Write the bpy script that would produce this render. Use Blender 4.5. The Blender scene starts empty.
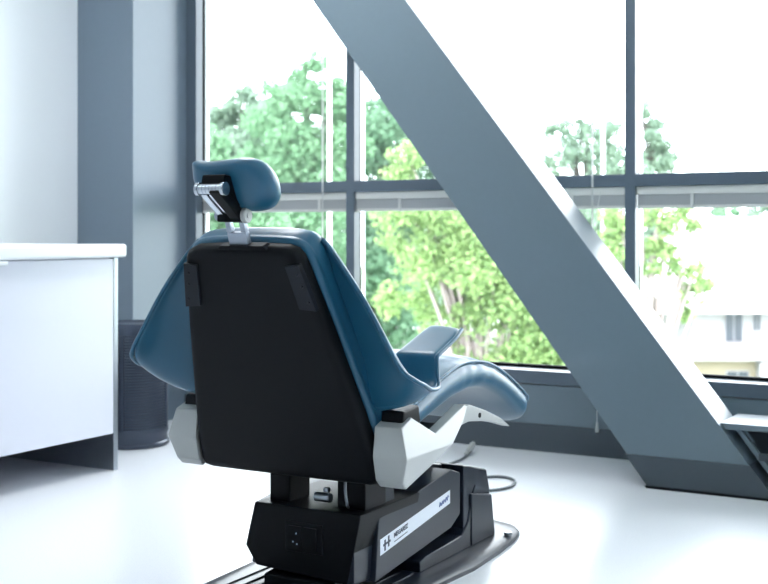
import bpy, bmesh, math, random
import numpy as np
from mathutils import Vector, Matrix

random.seed(4)
SC = bpy.context.scene
COL = SC.collection
PI = math.pi

# ------------------------------------------------------------------ camera frame
FPX, HZ, CAMH, YAW = 1201.0, 233.0, 0.95, math.radians(29.7)
CC, SS = math.cos(YAW), math.sin(YAW)


def at(px, py, z):
    """world point seen at pixel (px,py) at depth z along the optical axis"""
    u = (px - 384) / FPX * z
    return Vector((u * CC - z * SS, u * SS + z * CC, CAMH + (HZ - py) / FPX * z))


cd = bpy.data.cameras.new('camera')
cam = bpy.data.objects.new('camera', cd)
COL.objects.link(cam)
cam.location = (0, 0, CAMH)
cam.rotation_euler = (PI / 2, 0, YAW)
cd.sensor_width = 36
cd.lens = FPX / 768 * 36
cd.shift_y = -(292 - HZ) / 768
cd.clip_start = 0.05
cd.clip_end = 600
cd.dof.use_dof = True
cd.dof.focus_distance = 3.0
cd.dof.aperture_fstop = 5.0
SC.camera = cam

# ------------------------------------------------------------------ materials
def rgb(r, g, b):
    f = lambda c: (c / 255 / 12.92) if c / 255 <= 0.04045 else ((c / 255 + 0.055) / 1.055) ** 2.4
    return (f(r), f(g), f(b), 1)


def mat(name, col, rough=0.5, metal=0.0, bump=0.0, scale=60.0, vary=0.06, spec=0.5, coat=0.0, sheen=0.0):
    m = bpy.data.materials.new(name)
    m.use_nodes = True
    nt = m.node_tree
    b = nt.nodes['Principled BSDF']
    b.inputs['Roughness'].default_value = rough
    b.inputs['Metallic'].default_value = metal
    b.inputs['Specular IOR Level'].default_value = spec
    b.inputs['Coat Weight'].default_value = coat
    b.inputs['Coat Roughness'].default_value = 0.28
    if sheen:
        b.inputs['Sheen Weight'].default_value = sheen
    tc = nt.nodes.new('ShaderNodeTexCoord')
    nz = nt.nodes.new('ShaderNodeTexNoise')
    nz.inputs['Scale'].default_value = scale
    nz.inputs['Detail'].default_value = 4
    nt.links.new(tc.outputs['Object'], nz.inputs['Vector'])
    mx = nt.nodes.new('ShaderNodeMix')
    mx.data_type = 'RGBA'
    c = Vector(col[:3])
    mx.inputs['A'].default_value = (*(c * (1 - vary)), 1)
    mx.inputs['B'].default_value = (*(c * (1 + vary)), 1)
    nt.links.new(nz.outputs['Fac'], mx.inputs['Factor'])
    nt.links.new(mx.outputs['Result'], b.inputs['Base Color'])
    if bump:
        bp = nt.nodes.new('ShaderNodeBump')
        bp.inputs['Strength'].default_value = bump
        bp.inputs['Distance'].default_value = 0.004
        nt.links.new(nz.outputs['Fac'], bp.inputs['Height'])
        nt.links.new(bp.outputs['Normal'], b.inputs['Normal'])
    return m


M = {}
M['wall'] = mat('white_wall_paint', rgb(236, 240, 244), 0.55, bump=0.06, scale=90, vary=0.01)
M['ceiling'] = mat('ceiling_paint', rgb(238, 240, 242), 0.8, vary=0.01)
M['grey'] = mat('grey_paint', rgb(104, 119, 129), 0.28, bump=0.03, scale=40, vary=0.03)
M['greysoft'] = mat('grey_column_paint', rgb(116, 130, 144), 0.38, bump=0.03, scale=40, vary=0.03)
M['base'] = mat('dark_skirting_paint', rgb(66, 75, 83), 0.4, vary=0.04)
M['frame'] = mat('window_frame_grey', rgb(88, 101, 114), 0.35, vary=0.02)
M['framelight'] = mat('outer_frame_white', rgb(225, 230, 235), 0.4, vary=0.02)
M['gasket'] = mat('black_gasket', rgb(18, 21, 26), 0.7, spec=0.1)
M['cabinet'] = mat('white_laminate', rgb(213, 215, 226), 0.35, vary=0.008)
M['counter'] = mat('white_worktop', rgb(242, 244, 247), 0.28, vary=0.008)
M['steel'] = mat('brushed_steel', rgb(150, 156, 162), 0.32, metal=1.0, scale=20)
M['chrome'] = mat('chrome', rgb(190, 196, 204), 0.14, metal=1.0, vary=0.02)
M['aluminium'] = mat('cast_aluminium', rgb(160, 168, 180), 0.38, metal=0.7, bump=0.05, scale=200)
M['vinyl'] = mat('teal_vinyl', rgb(28, 86, 114), 0.36, bump=0.1, scale=350, vary=0.05, spec=0.5, coat=0.12)
M['shell'] = mat('black_plastic', rgb(15, 18, 22), 0.5, bump=0.1, scale=500, vary=0.08, spec=0.12)
M['black'] = mat('satin_black', rgb(11, 14, 18), 0.42, bump=0.03, scale=300, vary=0.06, spec=0.12)
M['blackgloss'] = mat('slate_black_cover', rgb(30, 37, 49), 0.33, bump=0.03, scale=300, vary=0.06, spec=0.33)
M['clip'] = mat('dark_grey_plastic', rgb(28, 32, 39), 0.45, spec=0.2)
M['ivory'] = mat('off_white_plastic', rgb(170, 172, 171), 0.38, bump=0.03, scale=200, vary=0.02)
def thin(name, col, tr):
    m = mat(name, col, 0.5, vary=0.02); nt = m.node_tree; b = nt.nodes['Principled BSDF']
    t = nt.nodes.new('ShaderNodeBsdfTranslucent'); t.inputs['Color'].default_value = col
    mx = nt.nodes.new('ShaderNodeMixShader'); mx.inputs['Fac'].default_value = tr
    nt.links.new(b.outputs[0], mx.inputs[1]); nt.links.new(t.outputs[0], mx.inputs[2])
    nt.links.new(mx.outputs[0], nt.nodes['Material Output'].inputs['Surface'])
    return m
M['blind'] = thin('white_blind', rgb(232, 232, 230), 0.3)
M['cord'] = thin('white_cord', rgb(228, 229, 228), 0.6)
M['slat'] = thin('grey_slats', rgb(196, 198, 200), 0.3)
M['purifier'] = mat('blue_grey_metal', rgb(62, 70, 86), 0.36, metal=0.25, vary=0.04)
M['label'] = mat('white_label', rgb(228, 233, 242), 0.4, vary=0.01)
M['ink'] = mat('dark_blue_ink', rgb(38, 46, 66), 0.5)
M['inkblue'] = mat('pale_blue_ink', rgb(120, 135, 180), 0.5)
M['cable'] = mat('grey_cable', rgb(110, 116, 122), 0.4)
M['led'] = mat('socket_pin_metal', rgb(150, 170, 185), 0.25, metal=1.0)

# floor: pale resin with fine specks
m = bpy.data.materials.new('pale_speckled_floor'); m.use_nodes = True
nt = m.node_tree; b = nt.nodes['Principled BSDF']
tc = nt.nodes.new('ShaderNodeTexCoord')
n1 = nt.nodes.new('ShaderNodeTexNoise'); n1.inputs['Scale'].default_value = 260; n1.inputs['Detail'].default_value = 3
r1 = nt.nodes.new('ShaderNodeValToRGB')
r1.color_ramp.elements[0].position = 0.3; r1.color_ramp.elements[0].color = rgb(206, 211, 219)
r1.color_ramp.elements[1].position = 0.45; r1.color_ramp.elements[1].color = rgb(224, 226, 231)
n2 = nt.nodes.new('ShaderNodeTexNoise'); n2.inputs['Scale'].default_value = 1.7; n2.inputs['Detail'].default_value = 5
r2 = nt.nodes.new('ShaderNodeMapRange'); r2.inputs['To Min'].default_value = 0.27; r2.inputs['To Max'].default_value = 0.31
nt.links.new(tc.outputs['Object'], n1.inputs['Vector']); nt.links.new(tc.outputs['Object'], n2.inputs['Vector'])
nt.links.new(n1.outputs['Fac'], r1.inputs['Fac']); nt.links.new(r1.outputs['Color'], b.inputs['Base Color'])
nt.links.new(n2.outputs['Fac'], r2.inputs['Value']); nt.links.new(r2.outputs['Result'], b.inputs['Roughness'])
M['floor'] = m

# clear window glass: mostly straight-through with a fresnel reflection
m = bpy.data.materials.new('window_glass'); m.use_nodes = True
nt = m.node_tree; nt.nodes.remove(nt.nodes['Principled BSDF'])
out = nt.nodes['Material Output']
tr = nt.nodes.new('ShaderNodeBsdfTransparent'); tr.inputs['Color'].default_value = (0.93, 0.96, 0.97, 1)
gl = nt.nodes.new('ShaderNodeBsdfGlossy'); gl.inputs['Roughness'].default_value = 0.02
fr = nt.nodes.new('ShaderNodeFresnel'); fr.inputs['IOR'].default_value = 1.35
mx = nt.nodes.new('ShaderNodeMixShader')
nt.links.new(fr.outputs['Fac'], mx.inputs['Fac']); nt.links.new(tr.outputs[0], mx.inputs[1]); nt.links.new(gl.outputs[0], mx.inputs[2])
nt.links.new(mx.outputs[0], out.inputs['Surface'])
M['glass'] = m


def leafmat(name, c1, c2, trans=0.5):
    m = bpy.data.materials.new(name); m.use_nodes = True
    nt = m.node_tree; nt.nodes.remove(nt.nodes['Principled BSDF'])
    out = nt.nodes['Material Output']
    gi = nt.nodes.new('ShaderNodeNewGeometry')
    rp = nt.nodes.new('ShaderNodeValToRGB')
    rp.color_ramp.elements[0].color = c1; rp.color_ramp.elements[1].color = c2
    nt.links.new(gi.outputs['Random Per Island'], rp.inputs['Fac'])
    d = nt.nodes.new('ShaderNodeBsdfDiffuse'); t = nt.nodes.new('ShaderNodeBsdfTranslucent')
    mx = nt.nodes.new('ShaderNodeMixShader'); mx.inputs['Fac'].default_value = trans
    nt.links.new(rp.outputs['Color'], d.inputs['Color']); nt.links.new(rp.outputs['Color'], t.inputs['Color'])
    nt.links.new(d.outputs[0], mx.inputs[1]); nt.links.new(t.outputs[0], mx.inputs[2])
    nt.links.new(mx.outputs[0], out.inputs['Surface'])
    return m


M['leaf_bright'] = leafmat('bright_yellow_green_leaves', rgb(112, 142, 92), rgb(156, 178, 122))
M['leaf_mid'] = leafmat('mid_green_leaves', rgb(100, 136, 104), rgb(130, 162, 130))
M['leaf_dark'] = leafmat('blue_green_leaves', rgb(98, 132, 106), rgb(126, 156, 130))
M['leaf_hazed'] = leafmat('haze_paled_leaves', rgb(116, 138, 122), rgb(146, 166, 146))  # haze and washed-out light put into the leaf colour of far trees
M['bark'] = mat('pale_bark', rgb(128, 118, 114), 0.8, scale=12, vary=0.2)
M['barkdark'] = mat('brown_bark', rgb(72, 66, 62), 0.85, scale=12, vary=0.2)
M['bwall'] = mat('white_render_wall', rgb(146, 144, 148), 0.8, scale=1, vary=0.02)
M['bcream'] = mat('cream_render_wall', rgb(140, 130, 112), 0.8, scale=1, vary=0.02)
M['broof'] = mat('white_roof_sheet', rgb(226, 228, 230), 0.6, scale=1, vary=0.02)
M['bglass'] = mat('dull_window_glass', rgb(52, 58, 68), 0.3, scale=2)
M['ground'] = mat('outdoor_ground', rgb(120, 135, 105), 0.9, scale=0.3, vary=0.25)

# ------------------------------------------------------------------ mesh helpers
def box(bm, x0, x1, y0, y1, z0, z1, mi=0):
    v = [bm.verts.new((x, y, z)) for x in (x0, x1) for y in (y0, y1) for z in (z0, z1)]
    fs = []
    for f in ((0, 1, 3, 2), (4, 6, 7, 5), (0, 4, 5, 1), (2, 3, 7, 6), (0, 2, 6, 4), (1, 5, 7, 3)):
        fc = bm.faces.new([v[i] for i in f]); fc.material_index = mi; fs.append(fc)
    return fs


def loft(bm, loops, cap=True, closed=True, mi=0):
    """skin a list of equal-length point loops"""
    vs = [[bm.verts.new(p) for p in lp] for lp in loops]
    n = len(loops[0])
    for a, c in zip(vs, vs[1:]):
        for i in range(n if closed else n - 1):
            j = (i + 1) % n
            f = bm.faces.new((a[i], a[j], c[j], c[i])); f.material_index = mi
    if cap and closed:
        f = bm.faces.new(list(reversed(vs[0]))); f.material_index = mi
        f = bm.faces.new(vs[-1]); f.material_index = mi
    return vs


def prism(bm, pts, axis, a, b, mi=0):
    """polygon extruded along an axis; pts are the two other coordinates in x,y,z order"""
    def put(p, t):
        if axis == 'x': return (t, p[0], p[1])
        if axis == 'y': return (p[0], t, p[1])
        return (p[0], p[1], t)
    loft(bm, [[put(p, a) for p in pts], [put(p, b) for p in pts]], mi=mi)


def tube(bm, pts, r, n=8, mi=0):
    pts = [Vector(p) for p in pts]
    rs = r if isinstance(r, (list, tuple)) else [r] * len(pts)
    loops = []
    up = None
    for i, p in enumerate(pts):
        d = (pts[min(i + 1, len(pts) - 1)] - pts[max(i - 1, 0)]).normalized()
        if up is None:
            up = d.orthogonal().normalized()
        s = d.cross(up)
        if s.length < 1e-4:
            s = d.orthogonal()
        s.normalize(); up = s.cross(d).normalized()
        loops.append([p + (s * math.cos(2 * PI * k / n) + up * math.sin(2 * PI * k / n)) * rs[i] for k in range(n)])
    loft(bm, loops, mi=mi)


def lathe(bm, prof, cx, cy, n=48, mi=0):
    loops = [[(cx + r * math.cos(2 * PI * k / n), cy + r * math.sin(2 * PI * k / n), z) for k in range(n)] for r, z in prof]
    loft(bm, loops, mi=mi)


def catmull(pts, k=6):
    P = [Vector(p) for p in pts]
    o = []
    for i in range(len(P) - 1):
        a, b2, c, d = P[max(i - 1, 0)], P[i], P[i + 1], P[min(i + 2, len(P) - 1)]
        for j in range(k):
            t = j / k
            o.append(0.5 * ((2 * b2) + (c - a) * t + (2 * a - 5 * b2 + 4 * c - d) * t * t + (3 * b2 - a - 3 * c + d) * t ** 3))
    o.append(P[-1])
    return o


def obj(name, bm, mats, parent=None, bevel=0.0, seg=2, smooth=40, subsurf=0, bang=30):
    bmesh.ops.recalc_face_normals(bm, faces=bm.faces)
    if bevel:
        es = [e for e in bm.edges if len(e.link_faces) == 2 and e.calc_face_angle(0) > math.radians(bang)]
        bmesh.ops.bevel(bm, geom=es, offset=bevel, segments=seg, profile=0.5, affect='EDGES', clamp_overlap=True)
    me = bpy.data.meshes.new(name)
    bm.to_mesh(me); bm.free()
    for mm in (mats if isinstance(mats, (list, tuple)) else [mats]):
        me.materials.append(M[mm])
    o = bpy.data.objects.new(name, me)
    COL.objects.link(o)
    if parent is not None:
        o.parent = parent
    if smooth:
        me.shade_smooth()
        me.set_sharp_from_angle(angle=math.radians(smooth))
    if subsurf:
        md = o.modifiers.new('subsurf', 'SUBSURF'); md.levels = subsurf; md.render_levels = subsurf
    elif bevel:
        md = o.modifiers.new('wn', 'WEIGHTED_NORMAL'); md.keep_sharp = True
    return o


def tag(o, label=None, cat=None, group=None, kind=None):
    if label: o['label'] = label
    if cat: o['category'] = cat
    if group: o['group'] = group
    if kind: o['kind'] = kind
    return o


def empty(name, loc, label=None, cat=None, group=None, kind=None):
    o = bpy.data.objects.new(name, None)
    o.empty_display_size = 0.1
    COL.objects.link(o)
    o.location = loc
    return tag(o, label, cat, group, kind)


B = bmesh.new

# ================================================================== THE ROOM
WX0, WX1, WY0, WY1, CEIL = -4.33, 2.9, -2.6, 4.88, 2.75
GL = 5.0                                   # glass plane
bm = B(); box(bm, WX0 - 0.2, WX1 + 0.2, WY0 - 0.2, 5.05, -0.15, 0)
tag(obj('floor', bm, 'floor', smooth=0), 'pale glossy speckled floor', 'floor', kind='structure')
bm = B(); box(bm, WX0 - 0.3, WX1 + 0.3, WY0 - 0.3, 5.5, CEIL, CEIL + 0.2)
tag(obj('ceiling', bm, 'ceiling', smooth=0), 'white ceiling of the room', 'ceiling', kind='structure')
bm = B(); box(bm, WX0 - 0.2, WX0, WY0 - 0.2, 5.05, 0, CEIL)
tag(obj('wall_left', bm, 'wall', smooth=0), 'white wall above the counter', 'wall', kind='structure')
bm = B(); box(bm, WX1, WX1 + 0.2, WY0 - 0.2, 5.05, 0, CEIL)
tag(obj('wall_right', bm, 'wall', smooth=0), 'white wall on the far side', 'wall', kind='structure')
bm = B(); box(bm, WX0, WX1, WY0 - 0.2, WY0, 0, CEIL)
tag(obj('wall_back', bm, 'grey', smooth=0), 'unseen wall behind the camera, greyed to cut bounced light', 'wall', kind='structure')  # grey picked to reduce bounce onto the camera-facing sides

# low window wall below the glass
SILL = 0.35
bm = B()
box(bm, WX0, WX1, WY1, 5.12, 0, 0.288)
wf = obj('wall_window', bm, 'grey', bevel=0.002, smooth=30)
tag(wf, 'grey panelled wall under the windows', 'wall', kind='structure')
bm = B(); box(bm, WX0, WX1, WY1 - 0.006, WY1 + 0.01, 0, 0.118)
tag(obj('baseboard_window', bm, 'base', smooth=0), 'dark painted skirting band under the windows', 'skirting', kind='structure')
bm = B(); box(bm, WX0, WX1, WY1 - 0.006, 5.06, 0.292, SILL)
tag(obj('trim_1', bm, 'frame', bevel=0.003, smooth=30), 'grey sill rail along the bottom of the windows', 'sill', kind='structure')

# column at the left end of the window wall
bm = B(); box(bm, WX0, -3.965, 4.48, 5.05, 0, CEIL)
tag(obj('column', bm, 'greysoft', bevel=0.003, smooth=30), 'grey square column between white wall and windows', 'column', kind='structure')

# grid of mullions and transom
MX = [-3.932, -3.0, -1.614, -0.255, 1.1, 2.46]
FY = 4.93
def mullion(name, x, w, lab, fy=FY):
    r = empty(name, (x, fy, SILL), lab, 'mullion', kind='structure')
    bm = B(); box(bm, -w / 2, w / 2, 0, 0.055, 0, CEIL - SILL); obj('mullion_bar', bm, 'frame', r, bevel=0.002, smooth=30)
    bm = B(); box(bm, -w / 2 + 0.001, w / 2 - 0.001, 0.055, 0.078, 0, CEIL - SILL); obj('gasket', bm, 'gasket', r, smooth=0)
    bm = B(); box(bm, -w / 2, w / 2, 0.078, 0.103, 0, CEIL - SILL); obj('outer_cap', bm, 'framelight', r, smooth=0)
labs = ['grey window mullion beside the column', 'grey window mullion left of the slanted beam', 'grey window mullion crossing behind the slanted beam',
        'grey window mullion beyond the ledge', 'grey window mullion further along the wall', 'grey window mullion at the end of the wall']
for i, x in enumerate(MX):
    mullion('trim_%d' % (i + 2), x, 0.046 if i else 0.064, labs[i], FY if i else 4.885)
r = empty('trim_8', (WX0, FY, 1.147), 'grey horizontal transom crossing the windows', 'transom', kind='structure')
bm = B(); box(bm, 0.3, WX1 - WX0, 0.001, 0.054, 0, 0.052); obj('transom_bar', bm, 'frame', r, bevel=0.002, smooth=30)
bm = B(); box(bm, 0.3, WX1 - WX0, 0.054, 0.078, 0.002, 0.05); obj('gasket', bm, 'gasket', r, smooth=0)
bm = B(); box(bm, 0.3, WX1 - WX0, 0.079, 0.118, 0, 0.052); obj('outer_cap', bm, 'framelight', r, smooth=0)

k = 0
for i in range(len(MX)):
    x0 = MX[i]; x1 = MX[i + 1] if i + 1 < len(MX) else WX1
    for lo, hi, nm in ((SILL, 1.147, 'lower'), (1.199, CEIL, 'upper')):
        k += 1
        r = empty('window_%d' % k, ((x0 + x1) / 2, GL, lo), '%s window pane, %s bay from the column' % (nm, ['first', 'second', 'third', 'fourth', 'fifth', 'last'][i]), 'window', kind='structure')
        w = (x1 - x0) / 2 - 0.023; h = hi - lo
        bm = B(); box(bm, -w, w, -0.003, 0.003, 0, h)
        obj('glass', bm, 'glass', r, smooth=0)
        bm = B()
        box(bm, -w, w, -0.014, 0.014, 0, 0.013 if nm == 'lower' else 0.004); box(bm, -w, w, -0.014, 0.014, h - 0.012, h)
        obj('gasket', bm, 'gasket', r, smooth=0)

# slanted structural beam in front of the windows
bm = B()
def bx(h, side): return (-1.357 - h * 0.7655) if side == 0 else (-0.903 - h * 0.7785)
HT = CEIL
pts = [(bx(0, 0), 0), (bx(0, 1), 0), (bx(0.118, 1), 0.118), (bx(HT, 1), HT), (bx(HT, 0), HT), (bx(0.118, 0), 0.118)]
prism(bm, pts, 'y', 4.38, 4.60)
bmo = obj('diagonal_beam', bm, 'grey', bevel=0.004, smooth=30)
tag(bmo, 'big slanted grey structural beam in front of the windows', 'beam', kind='structure')
bm = B()
prism(bm, [(bx(0, 0) - 0.004, 0), (bx(0, 1) + 0.004, 0), (bx(0.118, 1) + 0.004, 0.118), (bx(0.118, 0) - 0.004, 0.118)], 'y', 4.374, 4.606)
bmo2 = obj('skirting', bm, 'base', bmo, smooth=0)
bm = B(); prism(bm, [(bx(0, 0) - 0.01, 0), (bx(0, 1) + 0.01, 0), (bx(0.008, 1) + 0.01, 0.008), (bx(0.008, 0) - 0.01, 0.008)], 'y', 4.366, 4.61)
obj('floor_joint', bm, 'gasket', bmo, smooth=0)

# low ledge right of the beam
L = empty('ledge', (-0.5, 4.53, 0), 'low grey ledge on a dark stand fixed against the right side of the slanted beam', 'ledge')
bm = B(); prism(bm, [(-0.584, 0.237), (1.3, 0.237), (1.3, 0.26), (-0.602, 0.26)], 'y', -0.13, 0.13)
o = obj('ledge_top', bm, 'grey', L, bevel=0.003)
bm = B(); box(bm, -0.47, 1.25, -0.11, -0.085, 0.13, 0.155); obj('rail', bm, 'base', L, bevel=0.002)
bm = B(); prism(bm, [(-0.40, 0), (1.25, 0), (1.25, 0.237), (-0.58, 0.237)], 'y', 0.085, 0.125); obj('back_panel', bm, 'base', L)
for xs in (-0.555, 0.1, 0.7):
    bm = B(); prism(bm, [(xs, 0.237), (xs + 0.022, 0.237), (xs + 0.205, 0), (xs + 0.183, 0)], 'y', -0.105, -0.08); obj('leg', bm, 'grey', L, bevel=0.002)

# ------------------------------------------------------------------ counter on the left
C0 = empty('counter_cabinet', (-3.8, 2.2, 0), 'white drawer cabinet with grey steel end panel beside the dark purifier', 'cabinet')
bm = B(); box(bm, -0.528, 0.465, -0.9, 1.43, 0.148, 0.852)
obj('cabinet_body', bm, 'cabinet', C0, smooth=0)
bm = B(); box(bm, -0.528, 0.483, 1.435, 1.46, 0.0, 0.852)
tag(obj('end_panel', bm, 'steel', C0, bevel=0.002), 'brushed steel end panel')
for j, (a, b2) in enumerate(((-0.895, 0.26), (0.265, 1.43))):
    bm = B(); box(bm, 0.467, 0.486, a, b2, 0.15, 0.848)
    d = obj('drawer', bm, 'cabinet', C0, bevel=0.002)
    bm = B(); box(bm, 0.510, 0.522, a + 0.12, b2 - 0.58, 0.835, 0.85)
    for yy in (a + 0.2, b2 - 0.66):
        box(bm, 0.486, 0.512, yy, yy + 0.01, 0.838, 0.847)
    obj('handle', bm, 'counter', d, bevel=0.003)
bm = B(); box(bm, -4.33 + 0.002, -3.285, 1.3, 3.68, 0.853, 0.906)
tag(obj('worktop', bm, 'counter', bevel=0.012, seg=4), 'white worktop with rounded edge on top of the white drawer cabinet', 'worktop')

# air purifier
PX, PY = -3.665, 4.14
P = empty('air_purifier', (PX, PY, 0), 'dark blue-grey ribbed cylindrical air purifier standing in front of the column', 'air purifier')
bm = B(); lathe(bm, [(0.158, 0.0), (0.163, 0.006), (0.163, 0.018), (0.155, 0.024), (0.152, 0.05), (0.158, 0.06), (0.158, 0.075)], 0, 0, 64)
obj('base', bm, 'purifier', P)
pr = [(0.157, 0.075)]
nr = 34
for i in range(nr):
    z = 0.08 + i * (0.42 / nr); d = 0.42 / nr
    pr += [(0.157, z), (0.157, z + d * 0.5), (0.151, z + d * 0.6), (0.151, z + d * 0.92)]
pr += [(0.157, 0.50), (0.158, 0.515)]
bm = B(); lathe(bm, pr, 0, 0, 64); obj('grille', bm, 'purifier', P, smooth=25)
bm = B(); lathe(bm, [(0.158, 0.515), (0.159, 0.53), (0.157, 0.545), (0.148, 0.549), (0.14, 0.543), (0.06, 0.541), (0.0005, 0.541)], 0, 0, 64); obj('top_cover', bm, 'purifier', P)
for an in (-65, -150, 20, 115):
    a = math.radians(an)
    bm = B(); box(bm, 0.15, 0.1605, -0.006, 0.006, 0.08, 0.5)
    bmesh.ops.rotate(bm, verts=bm.verts, cent=(0, 0, 0), matrix=Matrix.Rotation(a, 3, 'Z'))
    obj('seam_strip', bm, 'purifier', P)

# ------------------------------------------------------------------ blinds
def lower_blind(x0, x1, lab):
    w = (x1 - x0) - 0.05
    r = empty('window_blind', ((x0 + x1) / 2, 4.958, 1.146), lab, 'blind', 'raised blinds under the transom')
    bm = B(); box(bm, -w / 2, w / 2, -0.016, 0.018, -0.034, 0.0); obj('headrail', bm, 'blind', r, bevel=0.002)
    bm = B()
    for i in range(11):
        z = -0.0385 - i * 0.0036
        prism(bm, [(-0.0125, z), (0, z + 0.0018), (0.0125, z), (0.0125, z - 0.0031), (0, z - 0.0018), (-0.0125, z - 0.0031)], 'x', -w / 2 + 0.004, w / 2 - 0.004)
    box(bm, -w / 2 + 0.005, w / 2 - 0.005, -0.010, 0.010, -0.08, -0.034)
    obj('slat_stack', bm, 'slat', r, smooth=0)
    bm = B(); box(bm, -w / 2 + 0.003, w / 2 - 0.003, -0.013, 0.013, -0.092, -0.079); obj('bottom_rail', bm, 'blind', r, bevel=0.003)
    for t in (-0.32, 0.32):
        bm = B(); box(bm, t * w - 0.007, t * w + 0.007, -0.018, 0.02, -0.094, -0.03); obj('ladder_tape', bm, 'blind', r, bevel=0.001)
    return r
bl = [lower_blind(MX[0], MX[1], 'raised white blind under the transom behind the headrest'),
      lower_blind(MX[1], MX[2], 'raised white blind under the transom running behind the slanted beam'),
      lower_blind(MX[2], MX[3], 'raised white blind with grey slats above the neighbouring white building'),
      lower_blind(MX[3], MX[4], 'raised white blind beyond the ledge')]
# long pull cord of the second blind, hanging below the sill with a tassel
bm = B(); tube(bm, [(0.572, -0.05, -0.02), (0.572, -0.1, -0.1), (0.573, -0.1, -1.0)], 0.0018, 6)
cz = obj('pull_cord', bm, 'cord', bl[1])
bm = B(); lathe(bm, [(0.001, -0.99), (0.0035, -0.995), (0.0075, -1.03), (0.0075, -1.038), (0.001, -1.04)], 0.573, -0.1, 12); obj('tassel', bm, 'cord', cz)

def upper_blind(x0, x1, lab, cx, cz, wx):
    w = (x1 - x0) - 0.05; c = (x0 + x1) / 2
    r = empty('window_blind', (c, 4.955, CEIL), lab, 'blind', 'raised blinds at the ceiling')
    bm = B(); box(bm, -w / 2, w / 2, -0.02, 0.02, -0.036, 0.0); obj('headrail', bm, 'blind', r, bevel=0.002)
    bm = B()
    for i in range(24):
        z = -0.04 - i * 0.0036
        box(bm, -w / 2 + 0.004, w / 2 - 0.004, -0.0125, 0.0125, z - 0.001, z)
    obj('slat_stack', bm, 'slat', r, smooth=0)
    bm = B(); box(bm, -w / 2 + 0.003, w / 2 - 0.003, -0.013, 0.013, -0.142, -0.128); obj('bottom_rail', bm, 'blind', r, bevel=0.003)
    bm = B(); tube(bm, [(cx - c, -0.03, -0.02), (cx - c, -0.055, -0.1), (cx - c, -0.055, cz - CEIL)], 0.0022, 6)
    tube(bm, [(cx - c + 0.012, -0.03, -0.02), (cx - c + 0.012, -0.055, -0.1), (cx - c + 0.004, -0.055, cz - CEIL)], 0.0022, 6)
    cc = obj('pull_cord', bm, 'cord', r)
    bm = B(); lathe(bm, [(0.001, cz + 0.01 - CEIL), (0.004, cz - CEIL), (0.008, cz - 0.04 - CEIL), (0.001, cz - 0.045 - CEIL)], cx - c, -0.055, 12); obj('tassel', bm, 'cord', cc)
    return r
upper_blind(MX[0], MX[1], 'white blind drawn up above the first window, long cord hanging behind the headrest', -3.14, 0.62, -3.137)
upper_blind(MX[1], MX[2], 'white blind drawn up above the second window, cord hanging right of the slanted beam', -1.772, 0.95, -1.735)

# ================================================================== THE DENTAL CHAIR
DX, DY = -1.745, 2.6
CH = empty('dental_chair', (DX, DY, 0), 'teal and black dental chair seen from behind on a black floor plate', 'dental chair')

# --- back shell (black), its plane leans back
def bk(o, s, n=0.0):
    """point on the leaning back: o sideways, s up along the back, n out of its front face"""
    return Vector((o, -0.013 - 0.34 * s + 0.94 * n, 0.33 + 0.94 * s + 0.34 * n))
half = [(0.0, 0.0), (0.14, 0.0), (0.245, 0.001), (0.268, 0.008), (0.277, 0.03), (0.270, 0.10), (0.256, 0.19), (0.241, 0.27), (0.227, 0.347), (0.2135, 0.42),
        (0.2, 0.484), (0.187, 0.54), (0.178, 0.582), (0.172, 0.605), (0.160, 0.622), (0.135, 0.631), (0.06, 0.634), (0.0, 0.634)]
outline = half + [(-o, s) for o, s in reversed(half[1:-1])]
def ring(sc, n, dn=0.0, add=0.0):
    r_ = []
    N = len(outline)
    for i, (o, s) in enumerate(outline):
        p, q = outline[(i - 1) % N], outline[(i + 1) % N]
        t = Vector((q[0] - p[0], q[1] - p[1])); t.normalize()
        nx, ny = t.y, -t.x
        r_.append(bk(o + nx * add, s + ny * add, n))
    return r_
bm = B()
loft(bm, [ring(1, -0.03, add=-0.03), ring(1, -0.03, add=-0.016), ring(1, -0.027, add=-0.008), ring(1, -0.018, add=-0.001), ring(1, -0.004, add=0.0), ring(1, 0.004, add=0.0)])
sh = tag(obj('back_shell', bm, 'shell', CH, smooth=50), 'black plastic back shell')
for s_ in (1, -1):
    bm = B()
    q = [(0.172 * s_, 0.592), (0.132 * s_, 0.588), (0.149 * s_, 0.478), (0.197 * s_, 0.474)]
    def lift(n): return [bk(o, s, n) for o, s in q]
    loft(bm, [lift(-0.037), lift(-0.012)])
    for s2, o2 in ((0.567, 0.162), (0.537, 0.170), (0.497, 0.181)):
        tube(bm, [bk(o2 * s_, s2, -0.036), bk(o2 * s_, s2, -0.0395)], 0.004, 8)
    tag(obj('corner_clip', bm, 'clip', sh, bevel=0.003), 'dark grey corner clip')
bm = B(); loft(bm, [[bk(-0.062, 0.627, n), bk(0.088, 0.627, n), bk(0.075, 0.638, n), bk(-0.05, 0.638, n)] for n in (-0.033, -0.004)])
obj('latch_plate', bm, 'black', sh, bevel=0.002)

# --- back cushion (teal vinyl)
bm = B()
loft(bm, [ring(1, 0.006, add=-0.02), ring(1, 0.006, add=0.002), ring(1, 0.012, add=0.010), ring(1, 0.022, add=0.012), ring(1, 0.026, add=0.0105), ring(1, 0.030, add=0.0125),
          ring(1, 0.044, add=0.017), ring(1, 0.062, add=0.018), ring(1, 0.082, add=0.012), ring(1, 0.094, add=-0.004), ring(1, 0.10, add=-0.03), ring(1, 0.102, add=-0.07)])
tag(obj('back_cushion', bm, 'vinyl', CH, smooth=60, subsurf=1), 'teal vinyl back cushion')

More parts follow.
